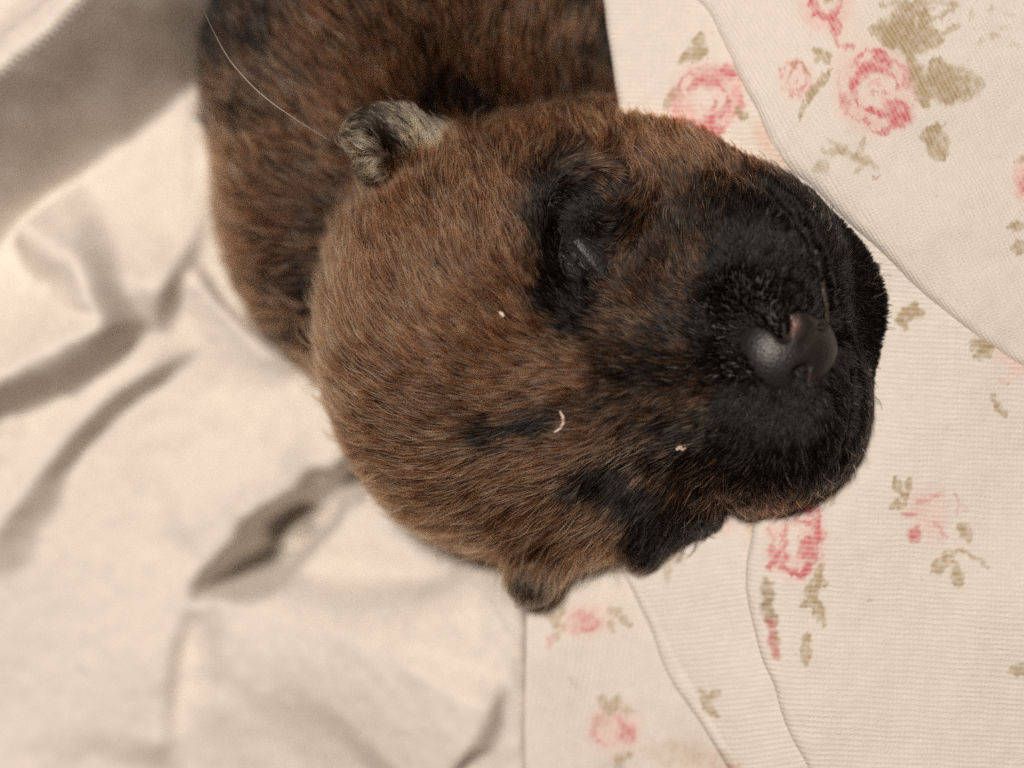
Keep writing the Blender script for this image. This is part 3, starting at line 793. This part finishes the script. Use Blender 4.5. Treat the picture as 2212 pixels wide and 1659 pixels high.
# ------------------------------------------------------------------ printed cloth
ROSE, PINK, OLIVE, PEACH, WHITE = (0.55, 0.09, 0.125), (0.74, 0.43, 0.42), (0.36, 0.27, 0.145), (0.66, 0.40, 0.28), (0.75, 0.70, 0.645)
class Print:
    def __init__(s, x, y):
        wx = 9 * fbm(x / 12, y / 12, 31, 3) + 8 * fbm(x / 45, y / 45, 32, 1); wy = 12 * fbm(x / 9, y / 14, 47, 3) + 8 * fbm(x / 45, y / 45, 48, 1)
        s.x, s.y = x + wx, y + wy
        s.c = np.zeros(x.shape + (3,)); s.a = np.zeros(x.shape)
        s.mott = 0.82 + 0.8 * fbm(x / 10, y / 10, 77, 3)
    def put(s, m, col, op):
        m = np.clip(m * op * s.mott, 0, 1)
        na = m + s.a * (1 - m)
        s.c = np.where(na[..., None] > 1e-4, (np.array(col) * m[..., None] + s.c * (s.a * (1 - m))[..., None]) / np.maximum(na, 1e-4)[..., None], s.c)
        s.a = na
    def dot(s, cx, cy, rx, ry, rot, col, op=.9, soft=.25):
        a = math.radians(rot); dx, dy = s.x - cx, s.y - cy
        u, v = dx * math.cos(a) + dy * math.sin(a), -dx * math.sin(a) + dy * math.cos(a)
        r = np.hypot(u / rx, v / ry); s.put(sstep(1 + soft, 1 - soft, r), col, op)
    def ring(s, cx, cy, rx, ry, rot, wdt, col, op=.9, a0=None, a1=None):
        a = math.radians(rot); dx, dy = s.x - cx, s.y - cy
        u, v = (dx * math.cos(a) + dy * math.sin(a)) / rx, (-dx * math.sin(a) + dy * math.cos(a)) / ry
        r = (np.hypot(u, v) - 1) * (rx + ry) / 2
        wv = wdt * (0.75 + 0.5 * np.sin(np.arctan2(v, u) * 2 + cx))
        m = sstep(wv * 1.3, wv * .6, np.abs(r))
        if a0 is not None:
            th = (np.degrees(np.arctan2(v, u)) - a0) % 360; m = m * sstep(0, 20, th) * sstep(0, 20, (a1 - a0) - th)
        s.put(m, col, op)
    def rose(s, cx, cy, r, rot=0, op=1.0, sq=1.0):
        s.dot(cx, cy, r * 1.05, r * 1.05 * sq, 0, PINK, .55 * op, .3)
        for k in range(6):
            a = math.radians(rot + 60 * k + 12 * math.sin(k * 3.1)); q = r * (0.5 + 0.06 * math.sin(k * 2.3))
            px, py = cx + q * math.cos(a), cy + q * sq * math.sin(a)
            s.ring(px, py, r * .5, r * .44 * sq, math.degrees(a), r * (.05 + .05 * (k % 3)), ROSE, (.35 + .25 * ((k * 2) % 3)) * op, -75, 75)
        s.ring(cx, cy, r * .52, r * .56 * sq, rot + 30, r * .13, ROSE, .8 * op, rot, rot + 290)
        s.dot(cx, cy, r * .40, r * .44 * sq, 0, WHITE, .65 * op, .25)
        s.ring(cx + r * .05, cy + r * .04, r * .26, r * .28 * sq, rot, r * .06, PINK, .9 * op, rot + 150, rot + 400)
        s.ring(cx + r * .08, cy + r * .10, r * .14, r * .12 * sq, rot, r * .06, ROSE, .75 * op, rot + 90, rot + 330)
    def line(s, pl, w, col, op=.9):
        d, _, _ = polyline_d(s.x, s.y, pl); s.put(sstep(w * 1.3, w * .6, d), col, op)
    def leaf(s, ax, ay, bx, by, w, col=OLIVE, op=.85):
        L = math.hypot(bx - ax, by - ay)
        t = ((s.x - ax) * (bx - ax) + (s.y - ay) * (by - ay)) / L ** 2
        d = np.abs((s.x - ax) * (by - ay) - (s.y - ay) * (bx - ax)) / L
        ww = w * np.sin(np.clip(t, 0, 1) * math.pi) ** 0.7 + 1e-3
        s.put(sstep(1.25, .75, d / ww) * (t > 0) * (t < 1), col, op)

def print_upper(x, y):
    p = Print(x, y)
    # big rose
    p.rose(1893, 195, 84, 20); p.dot(1838, 110, 40, 60, 0, PINK, .25, .5)
    p.dot(1945, 240, 34, 20, 40, ROSE, .85); p.line([(1880, 235), (1915, 250), (1945, 272)], 9, ROSE, .8); p.line([(1860, 150), (1890, 130), (1925, 140)], 11, ROSE, .8)
    p.line([(1800, 20), (1795, 60), (1805, 90), (1840, 105)], 6, ROSE, .7)
    # bud above
    p.dot(1785, 20, 55, 45, 0, PINK, .6, .4); p.line([(1745, -10), (1765, 25), (1795, 35), (1812, 0)], 10, ROSE, .8); p.dot(1790, 5, 22, 16, 0, WHITE, .7); p.dot(1785, 5, 8, 6, 0, OLIVE, .7); p.dot(1805, 50, 14, 24, 0, ROSE, .8)
    # leaves by the rose
    p.leaf(1870, 60, 2040, 90, 40, op=.8); p.leaf(1930, 110, 2000, -10, 40, op=.85); p.leaf(1880, 50, 1960, 110, 20); p.line([(1960, 60), (2020, 40), (2060, 15)], 5, OLIVE, .7); p.line([(1980, 85), (2040, 70), (2070, 50)], 5, OLIVE, .7)
    p.leaf(1975, 180, 2130, 185, 42, op=.8); p.leaf(2010, 120, 2060, 230, 34, op=.8); p.leaf(1970, 110, 1995, 240, 22, op=.8); p.line([(1950, 90), (1980, 150), (2000, 230)], 8, OLIVE, .7)
    p.leaf(2015, 265, 2040, 345, 20); p.leaf(2000, 290, 2045, 270, 14); p.leaf(2000, 310, 2040, 345, 14); p.dot(2000, 300, 18, 14, 60, OLIVE, .8)
    p.line([(1900, 10), (1990, 0), (2070, 10)], 5, OLIVE, .6); p.line([(1940, 25), (2020, 18)], 4, OLIVE, .5)
    p.leaf(1755, 105, 1800, 140, 14, op=.9)
    # small rosebud at left
    p.rose(1722, 172, 36, -25, .8, 1.15); p.line([(1705, 145), (1730, 135), (1755, 165)], 5, (0.45, .2, .12), .7); p.leaf(1740, 215, 1800, 150, 12); p.leaf(1735, 215, 1725, 262, 9); p.line([(1760, 190), (1745, 220)], 5, OLIVE, .8)
    # pale sprig below
    p.leaf(1790, 300, 1870, 355, 12, op=.6); p.leaf(1770, 325, 1860, 330, 10, op=.6); p.leaf(1850, 350, 1870, 290, 9, op=.6); p.leaf(1845, 380, 1880, 330, 8, op=.6); p.leaf(1760, 370, 1790, 350, 16, op=.6); p.line([(1865, 340), (1895, 360)], 5, OLIVE, .55); p.line([(1885, 382), (1900, 380)], 4, (0.5, .25, .15), .6)
    # right edge bits
    p.dot(2205, 390, 16, 40, 0, PINK, .8); p.dot(2212, 400, 10, 18, 0, ROSE, .8); p.leaf(2175, 490, 2225, 480, 12); p.leaf(2180, 540, 2230, 525, 16); p.leaf(2190, 350, 2230, 340, 8)
    for cx, cy in ((2100, 30), (2140, 20), (2150, 75), (2170, 60), (2120, 90), (2190, 95), (2180, 30)): p.dot(cx, cy, 12, 5, cx, OLIVE, .45, .5)
    for cx in range(2300, 2700, 130):
        for cy in range(-200, 700, 150): p.dot(cx, cy, 32, 30, 0, PINK, .6); p.leaf(cx + 30, cy, cx + 80, cy + 30, 14)
    return p

def print_right(x, y):
    p = Print(x, y)
    # roses between the puppy and the upper fold
    p.rose(1530, 212, 76, -100); p.dot(1545, 165, 44, 26, -10, ROSE, .55, .5); p.line([(1470, 262), (1520, 268), (1560, 280)], 12, ROSE, .75); p.dot(1478, 240, 24, 28, 0, PINK, .8, .5); p.line([(1600, 175), (1585, 230), (1570, 265)], 6, PINK, .8)
    p.leaf(1505, 75, 1520, 120, 18); p.leaf(1465, 130, 1525, 105, 14); p.dot(1480, 125, 20, 10, -20, OLIVE, .7); p.leaf(1440, 240, 1465, 180, 10, op=.6); p.line([(1620, 165), (1650, 190)], 7, OLIVE, .8); p.leaf(1590, 245, 1620, 250, 14); p.dot(1595, 240, 12, 9, 0, OLIVE, .7); p.line([(1625, 170), (1640, 210)], 6, PINK, .6)
    p.dot(1700, 305, 70, 45, 35, PEACH, .75, .5); p.dot(1665, 290, 24, 20, 0, PINK, .7); p.dot(1860, 430, 16, 12, 40, OLIVE, .6); p.dot(1885, 462, 12, 22, 30, ROSE, .8); p.dot(1800, 385, 14, 20, -30, OLIVE, .5)  # large peach patch: rose print with the shade beside the head painted in
    p.dot(2047, 598, 9, 3, 30, ROSE, .7)
    # motif right of the chin
    p.leaf(1935, 700, 1985, 655, 14); p.leaf(1950, 670, 2000, 680, 12); p.leaf(1940, 685, 1965, 710, 9)
    p.dot(2180, 730, 34, 50, 0, PINK, .55, .5); p.dot(2195, 770, 22, 40, 0, PINK, .6, .5); p.dot(2210, 745, 14, 14, 0, ROSE, .7); p.leaf(2095, 745, 2150, 735, 22); p.leaf(2105, 770, 2150, 750, 14); p.leaf(2115, 680, 2160, 700, 12); p.leaf(2145, 865, 2180, 900, 9); p.line([(2140, 850), (2160, 885)], 4, OLIVE, .8); p.dot(2170, 820, 14, 6, 0, PEACH, .5)
    # rose at the fold edge
    p.rose(1722, 1165, 62, 30, 1.0, 1.3); p.line([(1690, 1105), (1730, 1090), (1768, 1105), (1768, 1170), (1752, 1215), (1735, 1240), (1700, 1230)], 9, ROSE, .85); p.line([(1665, 1225), (1690, 1190), (1700, 1130)], 6, ROSE, .75); p.dot(1745, 1180, 16, 26, 20, ROSE, .8); p.dot(1715, 1160, 20, 34, 0, WHITE, .6); p.dot(1790, 1065, 22, 26, 30, OLIVE, .7)
    p.leaf(1755, 1250, 1780, 1215, 10); p.leaf(1740, 1290, 1775, 1240, 14); p.leaf(1735, 1315, 1760, 1285, 9); p.leaf(1770, 1250, 1785, 1270, 9); p.leaf(1760, 1295, 1780, 1355, 13); p.leaf(1745, 1370, 1742, 1440, 13); p.line([(1765, 1260), (1755, 1320)], 4, OLIVE, .8)
    p.line([(1657, 1265), (1660, 1310), (1665, 1340)], 14, (0.25, .17, .08), .75); p.line([(1665, 1345), (1672, 1385), (1680, 1420)], 9, (0.45, .09, .09), .75); p.line([(1675, 1370), (1684, 1390)], 5, OLIVE, .8)
    # small spray
    p.leaf(1935, 1025, 1945, 1075, 10); p.leaf(1970, 1030, 1955, 1080, 9); p.leaf(1920, 1095, 1955, 1085, 11); p.line([(1945, 1060), (1958, 1090)], 4, OLIVE, .8)
    p.dot(2005, 1095, 42, 45, 0, PINK, .4, .5); p.dot(1975, 1155, 18, 20, 30, ROSE, .85); p.dot(1965, 1110, 16, 8, 30, ROSE, .6); p.dot(2010, 1075, 30, 9, -20, ROSE, .45); p.line([(2020, 1130), (2045, 1160)], 5, ROSE, .6); p.dot(2020, 1150, 24, 30, 0, PINK, .3, .5)
    p.line([(2065, 1070), (2070, 1110)], 4, ROSE, .6); p.line([(2080, 1085), (2092, 1100)], 3, PINK, .6); p.leaf(2070, 1130, 2095, 1160, 14); p.line([(2075, 1140), (2090, 1165)], 5, OLIVE, .8)
    p.line([(2040, 1195), (2080, 1190), (2115, 1205), (2130, 1225)], 5, OLIVE, .75); p.leaf(2065, 1200, 2010, 1240, 13); p.leaf(2065, 1210, 2068, 1272, 12)
    p.leaf(2175, 1450, 2230, 1440, 13); p.dot(1880, 1300, 4, 2, 30, (0.2, .1, .08), .8, .5); p.dot(1722, 1415, 5, 3, 30, (0.25, .1, .08), .8, .5); p.dot(1790, 775, 3, 2, 0, (0.2, .1, .1), .8)
    for cx in range(2300, 2700, 150):
        for cy in range(500, 1900, 190): p.dot(cx, cy, 30, 30, 0, PINK, .6); p.dot(cx, cy, 14, 14, 0, ROSE, .6); p.leaf(cx + 30, cy, cx + 80, cy + 30, 14)
    return p

def print_middle(x, y):
    p = Print(x, y)
    p.leaf(1435, 1190, 1450, 1260, 12, op=.5); p.leaf(1450, 1180, 1480, 1220, 10, op=.5); p.dot(1545, 1130, 50, 26, 0, PINK, .4, .5); p.dot(1640, 1160, 24, 40, 0, PEACH, .5, .5)
    p.leaf(1510, 1490, 1552, 1555, 14, op=.75); p.leaf(1525, 1510, 1560, 1490, 8, op=.6)
    p.dot(1560, 1650, 36, 24, 20, OLIVE, .55, .5); p.dot(1580, 1690, 40, 28, 20, ROSE, .7, .5)
    return p

def print_lower(x, y):
    p = Print(x, y)
    p.dot(1262, 1340, 52, 34, 0, PINK, .45, .5); p.dot(1265, 1345, 26, 16, 10, ROSE, .65, .5); p.ring(1255, 1345, 32, 20, 0, 6, ROSE, .4)
    p.leaf(1170, 1320, 1225, 1350, 9, op=.65); p.leaf(1215, 1285, 1210, 1335, 10, op=.65); p.leaf(1190, 1345, 1225, 1360, 8, op=.65); p.leaf(1310, 1330, 1345, 1310, 9, op=.65); p.leaf(1330, 1325, 1370, 1355, 9, op=.65); p.leaf(1310, 1335, 1330, 1365, 9, op=.65); p.dot(1190, 1385, 10, 16, 20, ROSE, .5); p.leaf(1195, 1370, 1215, 1380, 8, op=.7)
    p.dot(1330, 1580, 55, 50, 0, PINK, .5, .5); p.dot(1355, 1585, 18, 20, 0, ROSE, .75, .4); p.ring(1315, 1575, 30, 32, 0, 7, ROSE, .45); p.dot(1300, 1555, 20, 14, 0, (0.5, .2, .15), .5, .5)
    p.leaf(1290, 1500, 1330, 1550, 11, op=.65); p.leaf(1335, 1500, 1320, 1545, 11, op=.65); p.leaf(1330, 1530, 1370, 1545, 10, op=.65); p.leaf(1320, 1640, 1370, 1625, 12, op=.65); p.leaf(1330, 1640, 1345, 1680, 12, op=.6); p.dot(1500, 1640, 90, 34, 15, (0.42, .25, .17), .4, .6)
    p.leaf(1225, 1460, 1260, 1490, 9, op=.35)
    return p

cloth = bpy.data.objects.new('floral_cloth', None); sc.collection.objects.link(cloth)
cloth.location = (0.03, 0, -0.03)
tag(cloth, 'cream knitted cloth printed with pink roses and olive leaves, folded in layers under the muzzle', 'cloth')
COFF = np.array([-30.0, 0, 30.0])

def panel(edge, D, depth, zf, prf, mat, res, roll, krot, label, wob):
    """a layer of cloth ending in a rolled fold along `edge`; zf gives its height over survey units"""
    e = spline(edge, 14)
    zq = zf(e[:, 0], e[:, 1])
    E = np.array([P(x, y, z) for (x, y), z in zip(e, zq)])
    seg = np.linalg.norm(E[1:, :2] - E[:-1, :2], axis=1); acc = np.concatenate([[0], np.cumsum(seg)])
    nu = int(acc[-1] / res)
    uu = np.linspace(0, acc[-1], nu)
    ex, ey = np.interp(uu, acc, E[:, 0]), np.interp(uu, acc, E[:, 1])
    wv = wob * fbm(uu / 6, uu * 0 + wob * 7, 12, 3); ex = ex - D[0] * wv; ey = ey - D[1] * wv
    v = np.arange(0, depth, res)
    nr = 10; th = np.linspace(math.pi / 2, 0, nr, endpoint=False)  # the fold bends down and runs under
    under = np.linspace(0, 0, 4)
    vv = np.concatenate([under, np.full(nr, 0.0), v]); nv = len(vv)
    X = ex[:, None] + D[0] * vv[None]; Y = ey[:, None] + D[1] * vv[None]
    # survey coordinates for height and print (the print is laid out on the sheet itself)
    k = S * (CAMZ + 12) / CAMZ
    px, py = X / k + 1106, 829.5 - Y / k
    Z = zf(px, py)
    for _ in range(2):
        kk = S * (CAMZ - Z) / CAMZ; px, py = X / kk + 1106, 829.5 - Y / kk; Z = zf(px, py)
    rl = roll * (0.75 + 0.5 * sstep(-.5, .5, fbm(uu / 9, uu * 0 + 3, 8, 2)))
    nb = len(under)
    for j in range(nr):
        t = th[j]
        X[:, nb + j] -= D[0] * rl * math.sin(t); Y[:, nb + j] -= D[1] * rl * math.sin(t)
        Z[:, nb + j] -= 1.2 * (1 - math.cos(t))
    ud = np.linspace(1.6, 0.25, nb)[None]
    X[:, :nb] += D[0] * (ud * 1.2 - rl[:, None]); Y[:, :nb] += D[1] * (ud * 1.2 - rl[:, None])
    Z[:, :nb] -= 1.2 + ud
    Z[:, nb:] -= 0.5 * np.exp(-(vv[None, nb:] / 1.8))
    Z[:, :nb] -= 0.5
    arc = np.concatenate([-np.linspace(1.6, 0.25, nb) - roll * math.pi / 2, -th * roll, np.zeros(len(v))])[None]
    pr = prf(px + D[0] * arc / k, py - D[1] * arc / k)
    pos = press(np.stack([X, Y, Z], -1))
    f = grid_faces(nu, nv)
    n_z = np.cross(pos[1, -1] - pos[0, -1], pos[0, -1] - pos[0, -2])[2]
    if n_z > 0: f = f[:, ::-1]
    o = mesh_obj('fold_layer', pos.reshape(-1, 3) + COFF, f, mat, cloth)
    # knit coordinates follow the cloth round the roll
    arc = np.concatenate([-np.linspace(1.6, 0.25, nb) - roll * math.pi / 2, -th * roll, v])
    U = X * math.cos(krot) + Y * math.sin(krot); V_ = -X * math.sin(krot) + Y * math.cos(krot)
    roll_off = np.where(np.arange(nv) < nb + nr, arc, 0.0)[None] * np.ones((nu, 1))
    dk, dv = D[0] * math.cos(krot) + D[1] * math.sin(krot), -D[0] * math.sin(krot) + D[1] * math.cos(krot)
    U = np.where(roll_off < 0, ex[:, None] * math.cos(krot) + ey[:, None] * math.sin(krot) + roll_off * dk, U)
    V_ = np.where(roll_off < 0, -ex[:, None] * math.sin(krot) + ey[:, None] * math.cos(krot) + roll_off * dv, V_)
    add_uv(o, np.stack([U.ravel(), V_.ravel()], 1), f)
    rgba = np.concatenate([pr.c.reshape(-1, 3), pr.a.reshape(-1, 1)], 1).astype(np.float32)
    a = o.data.attributes.new('print', 'FLOAT_COLOR', 'POINT'); a.data.foreach_set('color', rgba.ravel())
    o['label'] = label
    return o

def z_base(x, y): return (-8.6 + 1.2 * fbm(x / 330, y / 330, 51, 2) + 0.2 * fbm(x / 70, y / 70, 52, 2) - 6 * sstep(500, -100, y) * sstep(1900, 1400, x)
                          - 6.5 * sstep(1720, 1250, x) * sstep(900, 1200, y))
def z_upper(x, y):  return z_base(x, y) - 1.6 * sstep(1900, 2300, x) * sstep(300, 800, y)
def z_right(x, y):  return z_base(x, y) - 1.35 - 1.4 * sstep(1900, 2300, x) * sstep(400, 700, y) * sstep(1300, 900, y)
def z_middle(x, y): return z_base(x, y) - 2.8
def z_lower(x, y):  return z_base(x, y) - 4.4 + fold(x, y, [(1150, 1350), (1250, 1500), (1330, 1700)], 0.9, 70, 70, .2) - 1.6 * sstep(1380, 1560, x) * sstep(1500, 1660, y)

n = np.array([0.74, 0.67]); n /= np.hypot(*n)
panel([(1440, -260), (1500, -80), (1558, 20), (1625, 165), (1700, 285), (1780, 382), (1900, 500), (2000, 600), (2110, 685), (2230, 770), (2420, 900)], n, 62, z_upper, print_upper, M_FLEECE, 0.22, 1.7, math.radians(-62), 'upper layer with a large pink rose and olive leaves', 0.25)
panel([(1300, -300), (1330, 60), (1400, 400), (1560, 800), (1655, 1060), (1660, 1140), (1644, 1230), (1648, 1310), (1680, 1430), (1720, 1550), (1790, 1720), (1840, 1850)], np.array([1.0, 0.0]), 66, z_right, print_right, M_FLORAL, 0.22, 1.3, math.radians(-3), 'ribbed layer with small pink sprays', 0.3)
panel([(1180, 900), (1290, 1100), (1372, 1245), (1450, 1400), (1520, 1530), (1610, 1680), (1700, 1830)], np.array([0.99, 0.1]) / np.hypot(.99, .1), 42, z_middle, print_middle, M_FLORAL, 0.26, 1.6, math.radians(10), 'narrow plain layer between the folds', 0.2)
panel([(1145, 1000), (1142, 1200), (1140, 1400), (1138, 1550), (1142, 1850)], np.array([1.0, 0.0]), 40, z_lower, print_lower, M_FLORAL, 0.26, 0.35, math.radians(80), 'lowest layer with two blurred pink flowers', 0.1)

# ------------------------------------------------------------------ loose bits
lh = []
for px, py, z in [(438, 18, -8), (462, 70, -7), (500, 135, -6.5), (560, 200, -6), (630, 252, -6), (705, 300, -7)]: lh.append(P(px, py, z))
lh = np.array(lh)[None]
hair = curves_obj('loose_hair', lh, np.full((1, 6), 0.06), np.array([[0.75, 0.6, 0.45]]), M_WHISK, None)
tag(hair, 'long pale loose hair lying across the puppy\'s shoulder', 'hair')

m_fl, nt, b = new_mat('dry_flake'); b.inputs['Base Color'].default_value = (0.62, 0.52, 0.45, 1); b.inputs['Roughness'].default_value = 0.7
def flake(pl, wdt, label, lift=0.75):
    pl3 = [P(x, y, on_surface(x, y) + lift) for x, y in pl]
    vs, fs = [], []
    n = len(pl3)
    for i, q in enumerate(pl3):
        a, c = pl3[max(i - 1, 0)], pl3[min(i + 1, n - 1)]
        t = c - a; s_ = np.array([-t[1], t[0], 0]); s_ /= np.linalg.norm(s_) + 1e-9
        ww = wdt * (0.35 + 0.65 * math.sin(math.pi * (i + .5) / n))
        vs += [q + s_ * ww + (0, 0, .15), q + (0, 0, .3), q - s_ * ww + (0, 0, .1), q - (0, 0, .15)]
    for i in range(n - 1):
        for k in range(4): fs.append((4 * i + k, 4 * i + (k + 1) % 4, 4 * i + 4 + (k + 1) % 4, 4 * i + 4 + k))
    o = mesh_obj('dry_flake', vs, fs, m_fl)
    tag(o, label, 'flake')
flake([(1209, 888), (1216, 900), (1217, 914), (1210, 926), (1197, 934)], 0.22, 'curled white flake caught in the dark furrow of the puppy\'s forehead')
flake([(1460, 972), (1468, 966), (1476, 972), (1480, 966)], 0.32, 'ragged grey flake on the puppy\'s black lower cheek')
flake([(1078, 674), (1084, 678), (1088, 684)], 0.25, 'tiny pale flake on the puppy\'s brown forehead')
